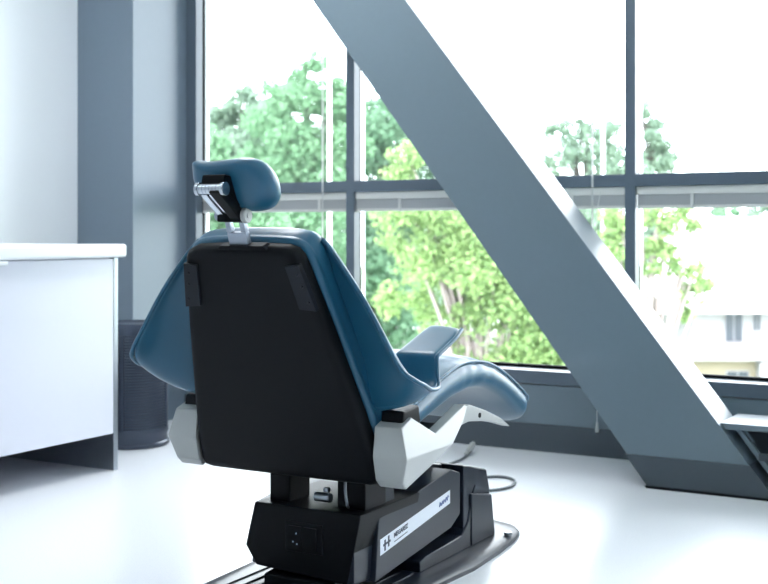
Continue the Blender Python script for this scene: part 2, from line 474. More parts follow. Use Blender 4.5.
# --- arm slings: vinyl wings from shoulder to elbow, turned up in front as arm rests
prof = [  # inner point, middle point, outer point (dx, dy, h)
    ((0.11, -0.15, 0.940), (0.166, -0.150, 0.944), (0.187, -0.164, 0.934)),
    ((0.13, -0.135, 0.900), (0.207, -0.150, 0.893), (0.234, -0.170, 0.884)),
    ((0.155, -0.115, 0.830), (0.262, -0.145, 0.810), (0.301, -0.173, 0.800)),
    ((0.18, -0.085, 0.740), (0.306, -0.128, 0.722), (0.356, -0.175, 0.716)),
    ((0.205, -0.06, 0.660), (0.338, -0.110, 0.645), (0.404, -0.175, 0.638)),
    ((0.225, -0.05, 0.585), (0.352, -0.100, 0.585), (0.424, -0.140, 0.608)),
    ((0.245, -0.055, 0.515), (0.364, -0.072, 0.540), (0.428, -0.100, 0.592)),
    ((0.25, -0.010, 0.505), (0.358, -0.030, 0.538), (0.419, -0.045, 0.575)),
    ((0.26, 0.022, 0.545), (0.340, 0.015, 0.560), (0.406, 0.015, 0.573)),
    ((0.265, 0.036, 0.595), (0.335, 0.030, 0.600), (0.398, 0.026, 0.600)),
    ((0.270, 0.042, 0.638), (0.335, 0.036, 0.640), (0.394, 0.031, 0.640)),
    ((0.270, 0.046, 0.646), (0.335, 0.040, 0.648), (0.394, 0.036, 0.648)),
    ((0.272, 0.056, 0.650), (0.335, 0.050, 0.652), (0.394, 0.046, 0.652)),
    ((0.278, 0.100, 0.668), (0.335, 0.095, 0.668), (0.394, 0.090, 0.667)),
    ((0.284, 0.150, 0.688), (0.338, 0.145, 0.688), (0.394, 0.138, 0.685)),
    ((0.290, 0.200, 0.708), (0.340, 0.196, 0.706), (0.388, 0.182, 0.702)),
]
for s_ in (1, -1):
    bm = B()
    rows = []
    for a, c, e in prof:
        A_, C_, E_ = Vector(a), Vector(c), Vector(e)
        rr = []
        for t in (0, 0.2, 0.4, 0.6, 0.8, 1.0):
            p = A_ * (1 - t) * (1 - 2 * t) + C_ * 4 * t * (1 - t) + E_ * t * (2 * t - 1)
            rr.append((p.x * s_, p.y, p.z))
        rows.append(rr)
    loft(bm, rows, cap=False, closed=False)
    o = obj('arm_sling', bm, 'vinyl', CH, smooth=70)
    md = o.modifiers.new('thick', 'SOLIDIFY'); md.thickness = 0.013; md.offset = 0
    md = o.modifiers.new('subsurf', 'SUBSURF'); md.levels = 2; md.render_levels = 2
    # piping along the free edge
    bm = B(); tube(bm, [Vector((e[0] * s_, e[1], e[2])) for _, _, e in prof] if False else catmull([(e[0] * s_, e[1], e[2]) for _, _, e in prof], 5), 0.0056, 8)
    obj('piping', bm, 'vinyl', o, smooth=80)
    # black pivot block under the elbow
    bm = B(); prism(bm, [(-0.045, 0.47), (0.055, 0.475), (0.045, 0.522), (-0.035, 0.514)], 'x', 0.275 * s_, 0.338 * s_)
    tag(obj('arm_pivot', bm, 'black', CH, bevel=0.006), 'black pivot block')

# --- headrest
HC = Vector((0.016, -0.275, 1.066))
hout = [(-0.122, 1.110), (-0.110, 1.124), (-0.05, 1.122), (0.02, 1.125), (0.08, 1.127), (0.118, 1.116), (0.140, 1.09), (0.145, 1.062), (0.136, 1.034), (0.112, 1.013),
        (0.075, 1.003), (0.035, 1.003), (-0.005, 1.013), (-0.045, 1.030), (-0.085, 1.043), (-0.120, 1.052), (-0.131, 1.075)]
hc = [Vector((p.x, p.y)) for p in catmull([(a, c, 0) for a, c in hout] + [(hout[0][0], hout[0][1], 0)], 3)[:-1]]
bm = B()
loops = []
for t in np.linspace(-1, 1, 15):
    ph = t * PI / 2
    sc = max(math.cos(ph), 0.0) ** 0.42 if abs(t) < 0.999 else 0.0
    sc = max(sc, 0.05)
    dpt = math.sin(ph) * 0.048
    lp = []
    for p in hc:
        x = HC.x + (p.x - HC.x) * sc * (0.87 if p.x > 0 else 0.80); z = HC.z + (p.y - HC.z) * sc
        y = HC.y + dpt - (z - HC.z) * 0.45
        lp.append((x, y, z))
    loops.append(lp)
loft(bm, loops)
pil = tag(obj('headrest_pillow', bm, 'vinyl', CH, smooth=80), 'teal vinyl headrest pillow')

HB = empty('headrest_bracket', (0, 0, 0)); HB.parent = CH; tag(HB, 'chrome headrest bracket')
# fork that slides into the back
bm = B()
def fork(o, s): return bk(o, s, -0.01)
for (a0, a1, s0, s1) in ((-0.028, 0.028, 0.628, 0.668), (-0.028, -0.014, 0.668, 0.715), (0.014, 0.028, 0.668, 0.715), (-0.028, 0.028, 0.705, 0.717)):
    q = [(a0, s0), (a1, s0), (a1, s1), (a0, s1)]
    loft(bm, [[bk(o, s, n) for o, s in q] for n in (-0.022, -0.006)])
obj('fork', bm, 'aluminium', HB, bevel=0.002)
# link arms
lo_, hi_ = Vector((0, -0.275, 0.992)), Vector((0, -0.356, 1.053))
def link(o0, o1, o2, o3, half_t, name, mm, sag=0.0):
    bm = B()
    d = (hi_ - lo_).normalized(); n = Vector((0, -d.z, d.y))
    lps = []
    for P_, a, b2 in ((lo_ - d * 0.008, o0, o1), (lo_ + d * 0.03, o0, o1), (hi_ - d * 0.03, o2, o3), (hi_ + d * 0.008, o2, o3)):
        c = P_ + n * sag
        lps.append([c + Vector((a, 0, 0)) + n * half_t, c + Vector((b2, 0, 0)) + n * half_t, c + Vector((b2, 0, 0)) - n * half_t, c + Vector((a, 0, 0)) - n * half_t])
    loft(bm, lps)
    return obj(name, bm, mm, HB, bevel=0.003)
link(-0.034, -0.014, -0.036, -0.016, 0.010, 'link_arm', 'chrome')
link(-0.012, 0.004, -0.014, 0.002, 0.008, 'link_arm', 'chrome')
link(0.005, 0.034, 0.003, 0.034, 0.013, 'release_lever', 'black', 0.004)
bm = B(); tube(bm, [(-0.034, hi_.y, hi_.z), (0.036, hi_.y, hi_.z)], 0.0135, 16)
for a in np.linspace(-0.03, 0.03, 7):
    tube(bm, [(a - 0.001, hi_.y, hi_.z), (a + 0.001, hi_.y, hi_.z)], 0.0141, 16)
obj('hinge_pin', bm, 'chrome', HB, smooth=35)
for a in (-0.042, 0.032):
    bm = B(); tube(bm, [(a, hi_.y, hi_.z), (a + 0.010, hi_.y, hi_.z)], 0.0165, 20); obj('hinge_cap', bm, 'chrome', HB, bevel=0.002)
bm = B(); tube(bm, [(-0.036, lo_.y, lo_.z), (0.036, lo_.y, lo_.z)], 0.010, 16); obj('pivot_pin', bm, 'chrome', HB, smooth=35)
bm = B(); tube(bm, [(0.036, lo_.y, lo_.z), (0.044, lo_.y, lo_.z), (0.047, lo_.y, lo_.z)], [0.019, 0.019, 0.016], 24)
tube(bm, [(0.047, lo_.y, lo_.z), (0.050, lo_.y, lo_.z)], 0.007, 12)
obj('pivot_knob', bm, 'ivory', HB, smooth=35)
bm = B(); tube(bm, [(-0.046, lo_.y, lo_.z), (-0.036, lo_.y, lo_.z)], 0.012, 16); obj('pivot_knob', bm, 'aluminium', HB, smooth=35)
bm = B(); box(bm, -0.034, 0.036, -0.03, 0.006, -0.014, 0.010)
bmesh.ops.translate(bm, verts=bm.verts, vec=(0, lo_.y + 0.012, lo_.z - 0.002)); obj('yoke', bm, 'black', HB, bevel=0.004)
bm = B(); prism(bm, [(hi_.y - 0.004, hi_.z + 0.010), (hi_.y + 0.002, hi_.z + 0.034), (hi_.y + 0.075, hi_.z + 0.028), (hi_.y + 0.10, hi_.z - 0.03), (hi_.y + 0.06, hi_.z - 0.04), (hi_.y + 0.02, hi_.z - 0.006)], 'x', -0.030, 0.036)
obj('clamp_block', bm, 'black', HB, bevel=0.004)

# --- seat with leg rest: one upholstered cushion bent at the knee
top = [(-0.02, 0.494), (0.09, 0.524), (0.213, 0.564), (0.301, 0.588), (0.37, 0.600), (0.44, 0.600), (0.53, 0.588), (0.62, 0.560), (0.71, 0.520), (0.78, 0.483), (0.845, 0.445), (0.888, 0.402)]
bot = [(0.00, 0.425), (0.10, 0.450), (0.20, 0.476), (0.30, 0.500), (0.36, 0.507), (0.42, 0.514), (0.51, 0.507), (0.59, 0.484), (0.67, 0.452), (0.735, 0.418), (0.80, 0.383), (0.845, 0.360)]
topc = catmull([(0, a, c) for a, c in top], 4); botc = catmull([(0, a, c) for a, c in bot], 4)
bm = B()
loops = []
n = len(topc)
for i, (t_, b_) in enumerate(zip(topc, botc)):
    f = i / (n - 1)
    w = 0.308
    if f > 0.86: w = 0.308 - 0.075 * ((f - 0.86) / 0.14) ** 2
    d = (b_ - t_); L_ = d.length; d.normalize()
    tt = Vector((0, 1, 0))
    lp = []
    crown = 0.012
    sec = [(-w + 0.055, 0.0 - crown * 0.2), (-w + 0.024, 0.004), (-w + 0.008, 0.014), (-w, 0.03), (-w + 0.001, L_ - 0.022), (-w + 0.010, L_ - 0.006), (-w + 0.03, L_), (0, L_ + 0.002)]
    pts_ = [(0, -crown), (-w * 0.45, -crown * 0.9)] + sec
    ful = pts_ + [(-x, z) for x, z in reversed(pts_[1:-1])]
    wr = 0.0035 * math.sin(i * 1.75) * max(0.0, 1 - abs(f - 0.5) / 0.2)
    for x, z in ful:
        sidefac = 1 if 0.02 < z < L_ - 0.01 else 0
        lp.append((x * (1 + wr * sidefac * 3), t_.y + d.y * z, t_.z + d.z * z + (wr if z < L_ * 0.8 else 0)))
    loops.append(lp)
loft(bm, loops)
seat = tag(obj('seat_cushion', bm, 'vinyl', CH, smooth=80, subsurf=1), 'teal vinyl seat and leg rest cushion')
for s_ in (1, -1):
    bm = B()
    tube(bm, [Vector((0.300 * s_ if i < n * 0.86 else (0.300 - 0.075 * (((i / (n - 1)) - 0.86) / 0.14) ** 2) * s_, p.y, p.z - 0.009)) for i, p in enumerate(topc)], 0.0042, 6)
    obj('piping', bm, 'vinyl', seat, smooth=80)
# --- off-white side covers and the leg rest links
cov = [(-0.065, 0.478), (-0.012, 0.498), (0.118, 0.441), (0.286, 0.493), (0.303, 0.486), (0.276, 0.448), (0.189, 0.402), (0.124, 0.372), (-0.040, 0.326), (-0.060, 0.345), (-0.075, 0.405)]
for s_ in (1, -1):
    bm = B()
    inn = [(a, c) for a, c in cov]
    cy = sum(a for a, _ in cov) / len(cov)
    def rg(x, k):
        r_ = []
        for a, c in cov:
            r_.append((x * s_, a, c))
        return r_
    inn_ = [bm.verts.new(((0.272 if i in (0, 1, 8, 9, 10) else 0.315) * s_, a, c)) for i, (a, c) in enumerate(cov)]
    outs = [(0.368 if i in (10,) else 0.36 if i == 6 else 0.347, a, c) for i, (a, c) in enumerate(cov)]
    out_ = [bm.verts.new((x * s_, a, c)) for x, a, c in outs]
    N_ = len(cov)
    for i in range(N_):
        j = (i + 1) % N_
        bm.faces.new((inn_[i], inn_[j], out_[j], out_[i]))
    bm.faces.new(inn_)
    bm.faces.new(out_[0:7] + [out_[10]]); bm.faces.new(out_[6:11])
    tag(obj('side_cover', bm, 'ivory', CH, bevel=0.004, bang=20), 'off-white plastic side cover')
    bm = B()
    prism(bm, [(0.25, 0.455), (0.30, 0.480), (0.36, 0.482), (0.463, 0.453), (0.56, 0.420), (0.632, 0.385), (0.54, 0.408), (0.45, 0.425), (0.353, 0.437), (0.26, 0.43)], 'x', 0.296 * s_, 0.328 * s_)
    lk = tag(obj('leg_rest_link', bm, 'ivory', CH, bevel=0.003), 'off-white leg rest link')
    bm = B(); tube(bm, [(0.327 * s_, 0.417, 0.446), (0.3305 * s_, 0.417, 0.446)], 0.007, 12); obj('bolt', bm, 'gasket', lk)
# seat frame under the cushion
bm = B()
box(bm, -0.255, 0.255, -0.05, 0.36, 0.375, 0.425); box(bm, -0.10, 0.10, 0.10, 0.50, 0.30, 0.40)
tag(obj('seat_frame', bm, 'black', CH, bevel=0.006), 'black steel seat frame')

# --- base: rear housing with switch
bm = B()
hx = [(-0.115, 0.076), (-0.15, 0.125), (-0.12, 0.243), (0.206, 0.243), (0.180, 0.123), (0.166, 0.062)]
hxs = [(a, c) for a, c in hx]
prism(bm, hxs, 'y', -0.02, 0.30)
rh = tag(obj('rear_housing', bm, 'black', CH, bevel=0.005), 'black rear housing with power switch')
bm = B(); box(bm, -0.02, 0.095, -0.024, -0.015, 0.128, 0.205); sp = obj('switch_plate', bm, 'shell', rh, bevel=0.003)
bm = B()
box(bm, 0.04, 0.078, -0.029, -0.0225, 0.137, 0.195); box(bm, -0.008, 0.032, -0.027, -0.0225, 0.137, 0.195)
for xx, zz in ((0.008, 0.155), (0.018, 0.177), (0.02, 0.150)):
    tube(bm, [(xx, -0.0265, zz), (xx, -0.0285, zz)], 0.0025, 8, mi=1)
obj('power_switch', bm, ['black', 'led'], sp, smooth=30)
# flared side plate of the rear housing
bm = B(); prism(bm, [(-0.018, 0.062), (-0.018, 0.238), (0.10, 0.252), (0.14, 0.330), (0.18, 0.335), (0.20, 0.2), (0.20, 0.06)], 'x', 0.140, 0.185)
obj('pivot_plate', bm, 'blackgloss', CH, bevel=0.004)
bm = B(); box(bm, -0.10, -0.035, 0.02, 0.12, 0.235, 0.345); box(bm, 0.105, 0.19, 0.03, 0.14, 0.235, 0.35); box(bm, -0.10, 0.19, 0.16, 0.26, 0.30, 0.39)
obj('tilt_bracket', bm, 'black', CH, bevel=0.006)
bm = B(); tube(bm, [(0.06, 0.0, 0.272), (0.105, 0.0, 0.272)], 0.012, 12); tube(bm, [(0.09, -0.005, 0.293), (0.104, -0.005, 0.293)], 0.007, 10)
obj('tilt_rod', bm, 'steel', CH, smooth=35)
bm = B(); tube(bm, catmull([(0.15, 0.0, 0.345), (0.158, -0.015, 0.30), (0.155, 0.0, 0.26), (0.13, 0.05, 0.24)], 5), 0.004, 8)
obj('hose', bm, 'cable', CH, smooth=80)

# --- lift arm with label
bm = B()
prism(bm, [(0.064, 0.053), (0.082, 0.216), (0.50, 0.2690), (0.56, 0.25), (0.56, 0.13), (0.50, 0.1010)], 'x', -0.19, 0.20)
la = tag(obj('lift_arm', bm, 'blackgloss', CH, bevel=0.004), 'slate black lift arm cover')
def arm_pt(t, v):      # t along the arm, v up from its lower label edge, both on the outer side face
    y = 0.089 + t * (0.491 - 0.089)
    lo = 0.116 + t * (0.174 - 0.116); hi = 0.158 + t * (0.212 - 0.158)
    return Vector((0.2005, y, lo + v * (hi - lo)))
bm = B()
q = [arm_pt(0, 0), arm_pt(1, 0), arm_pt(1, 1), arm_pt(0, 1)]
loft(bm, [[p + Vector((-0.001, 0, 0)) for p in q], q])
lab = obj('name_label', bm, 'label', la, smooth=0)
def lettering(text, size, t, v, mm, bold=0.0):
    fc = bpy.data.curves.new('lettering', 'FONT'); fc.body = text; fc.size = size; fc.offset = bold; fc.resolution_u = 2; fc.extrude = 0.0002
    fo = bpy.data.objects.new('lettering', fc)
    COL.objects.link(fo)
    dg = bpy.context.evaluated_depsgraph_get(); dg.update()
    me = bpy.data.meshes.new_from_object(fo.evaluated_get(dg))
    bpy.data.objects.remove(fo); bpy.data.curves.remove(fc)
    p = arm_pt(t, v); d = (arm_pt(1, v) - arm_pt(0, v)).normalized()
    upv = Vector((0, 0, 1))
    for vt in me.vertices:
        c = vt.co.copy()
        vt.co = p + d * c.x + upv * c.y + Vector((0.0006 + c.z, 0, 0))
    me.materials.clear(); me.materials.append(M[mm])
    o = bpy.data.objects.new('lettering', me); COL.objects.link(o); o.parent = la
    return o
lettering('MEGAREZ', 0.0175, 0.175, 0.52, 'ink', 0.0006)
bm = B()   # the H-shaped emblem
for (t0, t1, v0, v1) in ((0.05, 0.068, 0.12, 0.80), (0.098, 0.116, 0.22, 0.90), (0.035, 0.131, 0.45, 0.58)):
    q = [arm_pt(t0, v0), arm_pt(t1, v0), arm_pt(t1, v1), arm_pt(t0, v1)]
    loft(bm, [[p + Vector((0.0001, 0, 0)) for p in q], [p + Vector((0.0008, 0, 0)) for p in q]])
obj('emblem', bm, 'ink', la, smooth=0)
def mark(strokes, mm, name, r=0.0016):
    bm = B()
    for st in strokes:
        tube(bm, [arm_pt(t, v) + Vector((0.0002, 0, 0)) for t, v in st], r, 6)
    obj(name, bm, mm, la, smooth=60)
mark([[(0.18, 0.24), (0.36, 0.26)]], 'ink', 'underline', 0.0011)
mark([[(0.83, 0.30), (0.84, 0.62), (0.855, 0.34)], [(0.865, 0.32), (0.875, 0.6), (0.89, 0.36), (0.90, 0.62)], [(0.84, 0.42), (0.90, 0.5), (0.97, 0.62)], [(0.92, 0.34), (0.935, 0.66), (0.95, 0.4), (0.965, 0.72)]], 'inkblue', 'signature_mark', 0.0022)

# --- front tower and floor plate
bm = B()
prism(bm, [(0.47, 0.0), (0.47, 0.288), (0.63, 0.255), (0.745, 0.228), (0.765, 0.15), (0.765, 0.02)], 'x', -0.13, 0.13)
prism(bm, [(0.58, 0.02), (0.58, 0.268), (0.63, 0.258), (0.742, 0.230), (0.765, 0.17), (0.765, 0.02)], 'x', -0.2, 0.2)
prism(bm, [(0.62, 0.02), (0.62, 0.178), (0.765, 0.150), (0.79, 0.02)], 'x', -0.208, 0.208)
obj('front_tower', bm, 'blackgloss', CH, bevel=0.006)
for xa, xb in ((0.10, 0.204), (-0.204, -0.10)):
    bm = B()
    prism(bm, [(0.66, 0.02), (0.66, 0.20), (0.63, 0.17), (0.605, 0.10), (0.56, 0.066), (0.34, 0.058), (0.30, 0.05), (0.30, 0.02)], 'x', xa, xb)
    obj('tower_foot', bm, 'blackgloss', CH, bevel=0.005)
bm = B()
pl = [(-0.225, -0.55), (0.225, -0.55), (0.245, -0.3), (0.275, 0.2), (0.293, 0.46), (0.281, 0.66), (0.262, 0.82), (0.245, 0.89), (0.205, 0.945), (0.11, 0.98), (-0.11, 0.98), (-0.205, 0.945), (-0.245, 0.89),
      (-0.262, 0.82), (-0.281, 0.66), (-0.293, 0.46), (-0.275, 0.2), (-0.245, -0.3)]
def off(k): return [(x * (1 - k / 0.28), y - math.copysign(k, y - 0.2)) for x, y in pl]
loft(bm, [[(x, y, 0.0) for x, y in pl], [(x, y, 0.012) for x, y in pl], [(x, y, 0.02) for x, y in off(0.012)], [(x, y, 0.021) for x, y in off(0.05)]])
fp = tag(obj('floor_plate', bm, 'blackgloss', CH, smooth=35), 'black floor plate')
bm = B()
for xx in (-0.19, -0.15, -0.11, 0.11, 0.15, 0.19):
    box(bm, xx - 0.006, xx + 0.006, -0.45, 0.28, 0.0205, 0.025)
obj('grip_ribs', bm, 'blackgloss', fp, bevel=0.002)
bm = B(); tube(bm, [(0.245, 0.80, 0.02), (0.245, 0.80, 0.03)], 0.012, 12); obj('plate_bolt', bm, 'steel', fp)
bm = B(); prism(bm, [(-0.02, 0.02), (-0.02, 0.058), (0.10, 0.07), (0.30, 0.07), (0.30, 0.02)], 'x', -0.09, 0.12)
obj('arm_rest_block', bm, 'black', CH, bevel=0.005).name = 'arm_stop'

# --- cable on the floor behind the chair
bm = B()
tube(bm, catmull([(-2.02, 3.42, 0.008), (-2.05, 3.75, 0.006), (-2.03, 4.10, 0.006), (-1.956, 4.234, 0.006), (-1.902, 4.268, 0.006), (-1.84, 4.23, 0.006), (-1.808, 4.13, 0.006), (-1.825, 4.05, 0.006), (-1.87, 4.0, 0.006),
                  (-1.93, 3.95, 0.006), (-1.97, 3.85, 0.006), (-2.1, 3.95, 0.006), (-2.19, 4.3, 0.006), (-2.2, 4.5, 0.006), (-2.225, 4.62, 0.007)], 8), 0.0055, 8)
cb = tag(obj('floor_cable', bm, 'cable', smooth=80), 'grey looped cable lying on the floor behind the chair base', 'cable')
bm = B(); tube(bm, [(-2.222, 4.60, 0.014), (-2.232, 4.66, 0.022), (-2.240, 4.70, 0.034), (-2.243, 4.715, 0.04)], [0.010, 0.014, 0.014, 0.008], 12)
tag(obj('plug', bm, 'ivory', cb), 'white plug')

# ================================================================== OUTSIDE
GZ = -10.0
bm = B(); box(bm, -260, 200, 8, 400, GZ - 0.5, GZ)
tag(obj('ground', bm, 'ground', smooth=0), 'ground far below the windows', 'ground', kind='structure')

rng = np.random.default_rng(7)
def leaves_mesh(centers, radii, count, size, drop=0.0):
    """many small bent leaves scattered in clusters"""
    w = radii ** 2; w = w / w.sum()
    idx = rng.choice(len(centers), size=count, p=w)
    d = rng.normal(size=(count, 3)); d /= np.linalg.norm(d, axis=1)[:, None]
    rr = rng.random(count) ** 0.45
    c = centers[idx] + d * (radii[idx] * rr)[:, None] * np.array([1, 1, 0.8])
    nrm = d * 0.6 + rng.normal(size=(count, 3)) * 0.7 + np.array([0, 0, 0.5])
    nrm /= np.linalg.norm(nrm, axis=1)[:, None]
    a = np.cross(nrm, rng.normal(size=(count, 3))); a /= np.linalg.norm(a, axis=1)[:, None]
    b2 = np.cross(nrm, a)
    s = size * (0.6 + 0.8 * rng.random(count))[:, None]
    v = np.empty((count, 4, 3))
    v[:, 0] = c - a * s; v[:, 1] = c + b2 * s * 0.55 + nrm * s * 0.15; v[:, 2] = c + a * s; v[:, 3] = c - b2 * s * 0.55 + nrm * s * 0.15
    me = bpy.data.meshes.new('crown')
    me.from_pydata(v.reshape(-1, 3).tolist(), [], np.arange(count * 4).reshape(-1, 4).tolist())
    return me


def tree(name, lab, px, depth, blobs, leaf, nleaf, size, bark='barkdark', trunk_r=0.22, group=None, branches=14, lean=0):
    """blobs: (px, py, radius_px, depth offset) clusters that make the crown"""
    base = at(px + lean, 233, depth); base.z = GZ
    r = empty(name, base, lab, 'tree', group)
    cs, rs = [], []
    for (x, y, rp, dz) in blobs:
        p = at(x, y, depth + dz); R = rp / FPX * depth
        nsub = max(6, int((rp / 7) ** 1.4))
        for _ in range(nsub):
            d = Vector(rng.normal(size=3)); d.normalize()
            q = p + d * R * (0.35 + 0.6 * rng.random())
            cs.append(q - base); rs.append(R * (0.42 + 0.4 * rng.random()))
    me = leaves_mesh(np.array([tuple(c) for c in cs]), np.array(rs), nleaf, size)
    me.materials.append(M[leaf])
    o = bpy.data.objects.new('crown', me); COL.objects.link(o); o.parent = r
    topc_ = max(cs, key=lambda c: c.z)
    cen = sum(cs, Vector()) / len(cs)
    bm = B()
    h = cen.z
    tp = Vector((cen.x * 0.7, cen.y * 0.7, h))
    trunk = catmull([(0, 0, 0), (cen.x * 0.2, cen.y * 0.2, h * 0.45), tuple(tp), tuple(tp.lerp(topc_, 0.8))], 6)
    tube(bm, trunk, list(np.linspace(trunk_r, trunk_r * 0.15, len(trunk))), 8)
    picks = rng.choice(len(cs), size=min(branches, len(cs)), replace=False)
    for i in picks:
        c = cs[i]
        zz = min(max(c.z * 0.72, 1.5), trunk[-1].z)
        st = min(trunk, key=lambda p: abs(p.z - zz))
        mid = st.lerp(c, 0.5) + Vector((0, 0, 0.12 * (c - st).length))
        cv = catmull([st, mid, c], 4)
        tube(bm, cv, list(np.linspace(trunk_r * 0.42, trunk_r * 0.08, len(cv))), 6)
    obj('trunk', bm, bark, r, smooth=60)
    return r

tree('tall_tree', 'tall green pine-like tree behind the first window, its tip highest of the row', 300, 36,
     [(318, 62, 14, 0), (300, 78, 16, 0), (285, 100, 22, -1), (318, 96, 24, 0), (335, 110, 22, 0), (342, 90, 14, 0), (340, 130, 22, 0), (262, 160, 22, 0), (300, 135, 34, -1), (275, 140, 28, 0), (330, 150, 34, 0), (300, 185, 46, 0), (300, 240, 52, 0), (310, 300, 50, 0)],
     'leaf_mid', 38000, 0.095, group='trees beyond the windows')
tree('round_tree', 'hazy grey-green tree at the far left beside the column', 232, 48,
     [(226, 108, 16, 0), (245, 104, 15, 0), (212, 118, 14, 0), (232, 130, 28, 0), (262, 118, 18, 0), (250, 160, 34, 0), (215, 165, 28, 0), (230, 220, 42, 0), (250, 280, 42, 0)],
     'leaf_hazed', 26000, 0.12, group='trees beyond the windows')
tree('leafy_bush_tree', 'low bright green tree just right of the column behind the headrest', 216, 27,
     [(214, 142, 16, 0), (200, 155, 18, 0), (225, 165, 22, 0), (208, 190, 30, 0), (235, 215, 30, 0), (265, 225, 28, 0), (215, 250, 36, 0), (180, 200, 30, 0), (160, 260, 40, 0)],
     'leaf_mid', 18000, 0.08, group='trees beyond the windows')
tree('broad_tree', 'blue-green tree behind the second window mullion', 392, 40,
     [(340, 100, 14, 0), (375, 104, 20, 0), (400, 112, 20, 0), (365, 125, 24, 0), (420, 130, 24, 0), (385, 145, 34, 0), (360, 170, 34, 0), (435, 170, 36, 0), (400, 200, 44, 0), (370, 250, 44, 0), (460, 220, 40, 0), (380, 310, 44, 0)],
     'leaf_dark', 30000, 0.1, group='trees beyond the windows')
tree('yellow_green_tree', 'near bright yellow-green leafy tree with pale branches behind the seat', 470, 17,
     [(400, 165, 26, 1), (425, 155, 20, 1), (395, 225, 26, 0), (430, 215, 30, 0), (470, 225, 34, 0), (420, 265, 34, 0), (465, 270, 38, 0), (510, 265, 34, 0), (398, 300, 24, 0), (440, 308, 28, 0),
      (485, 315, 38, 0), (530, 320, 34, 0), (545, 350, 34, 0), (500, 362, 34, 0), (560, 300, 30, 0), (455, 345, 16, 0), (590, 350, 30, 0), (540, 400, 40, 0), (480, 420, 40, 0)],
     'leaf_bright', 30000, 0.042, bark='bark', trunk_r=0.13, branches=34, group='trees beyond the windows')
tree('sparse_tree', 'thin hazy tree seen through the upper pane right of the slanted beam', 585, 42,
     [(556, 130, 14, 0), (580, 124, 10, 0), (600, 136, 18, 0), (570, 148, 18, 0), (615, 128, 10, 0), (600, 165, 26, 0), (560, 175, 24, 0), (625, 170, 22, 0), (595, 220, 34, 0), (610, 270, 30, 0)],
     'leaf_hazed', 10000, 0.1, group='trees beyond the windows')
tree('slim_tree', 'slim hazy green tree just right of the third window mullion', 652, 46,
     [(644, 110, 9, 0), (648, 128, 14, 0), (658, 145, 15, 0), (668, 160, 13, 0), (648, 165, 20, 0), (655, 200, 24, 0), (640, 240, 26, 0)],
     'leaf_hazed', 5500, 0.105, group='trees beyond the windows')
tree('branching_tree', 'near bright green branch tree in front of the neighbouring white building', 640, 15,
     [(660, 222, 15, 0), (675, 214, 14, 0), (690, 226, 10, 0), (652, 244, 14, 0), (666, 252, 13, 0), (648, 268, 14, 0), (694, 276, 14, 0), (703, 288, 11, 0), (684, 286, 10, 0), (690, 308, 13, 0), (676, 270, 8, 0),
      (618, 225, 20, 0), (608, 250, 22, 0), (625, 262, 14, 0), (640, 320, 20, 0), (600, 300, 30, 0), (620, 400, 40, 0)],
     'leaf_bright', 8500, 0.042, bark='bark', trunk_r=0.10, branches=22, group='trees beyond the windows')
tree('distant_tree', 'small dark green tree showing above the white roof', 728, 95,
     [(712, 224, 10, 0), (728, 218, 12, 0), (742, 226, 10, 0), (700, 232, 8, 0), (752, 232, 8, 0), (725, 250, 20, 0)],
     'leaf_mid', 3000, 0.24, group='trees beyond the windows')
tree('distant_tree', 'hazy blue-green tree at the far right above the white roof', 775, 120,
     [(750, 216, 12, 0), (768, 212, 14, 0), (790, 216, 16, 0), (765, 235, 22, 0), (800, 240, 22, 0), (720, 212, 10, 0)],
     'leaf_hazed', 4000, 0.3, group='trees beyond the windows')

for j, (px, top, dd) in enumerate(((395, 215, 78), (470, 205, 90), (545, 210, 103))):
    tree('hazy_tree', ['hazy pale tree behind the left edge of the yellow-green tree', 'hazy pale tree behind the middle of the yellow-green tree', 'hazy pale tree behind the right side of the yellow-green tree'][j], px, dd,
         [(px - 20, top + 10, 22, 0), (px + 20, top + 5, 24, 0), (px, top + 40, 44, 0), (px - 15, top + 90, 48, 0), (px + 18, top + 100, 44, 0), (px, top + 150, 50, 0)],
         'leaf_hazed' if j != 1 else 'leaf_mid', 15000, 0.24, group='trees beyond the windows')

# white light poles
def pole(px, y0, depth, lab, rad):
    b_ = at(px, 233, depth); topz = at(px, y0, depth).z
    b_.z = GZ
    r = empty('light_pole', b_, lab, 'pole')
    bm = B(); tube(bm, [(0, 0, 0), (0, 0, topz - GZ)], [rad * 1.3, rad], 10); obj('shaft', bm, 'broof', r)
    bm = B(); tube(bm, [(0, 0, 0), (0, 0, 0.3)], [0.1, 0.08], 10); obj('footing', bm, 'broof', r)

pole(329.5, 42, 12, 'slender white pole standing outside the first window in front of the tall tree', 0.019)
pole(603, 118, 18.5, 'slender white pole outside, right of the slanted beam', 0.026)

# neighbouring building: placed along the camera's right, walls square to the room
def facade(name, lab, pxl, pxr, depth, eave_y, floors, roof_rise, wallm, base_yaw, roof_back):
    p0 = at(pxl, 233, depth); p0.z = GZ
    r = empty(name, p0, lab, 'building')
    r.rotation_euler = (0, 0, base_yaw)
    W = (pxr - pxl) / FPX * depth
    eave = at(0, eave_y, depth).z - GZ
    return r, W, eave

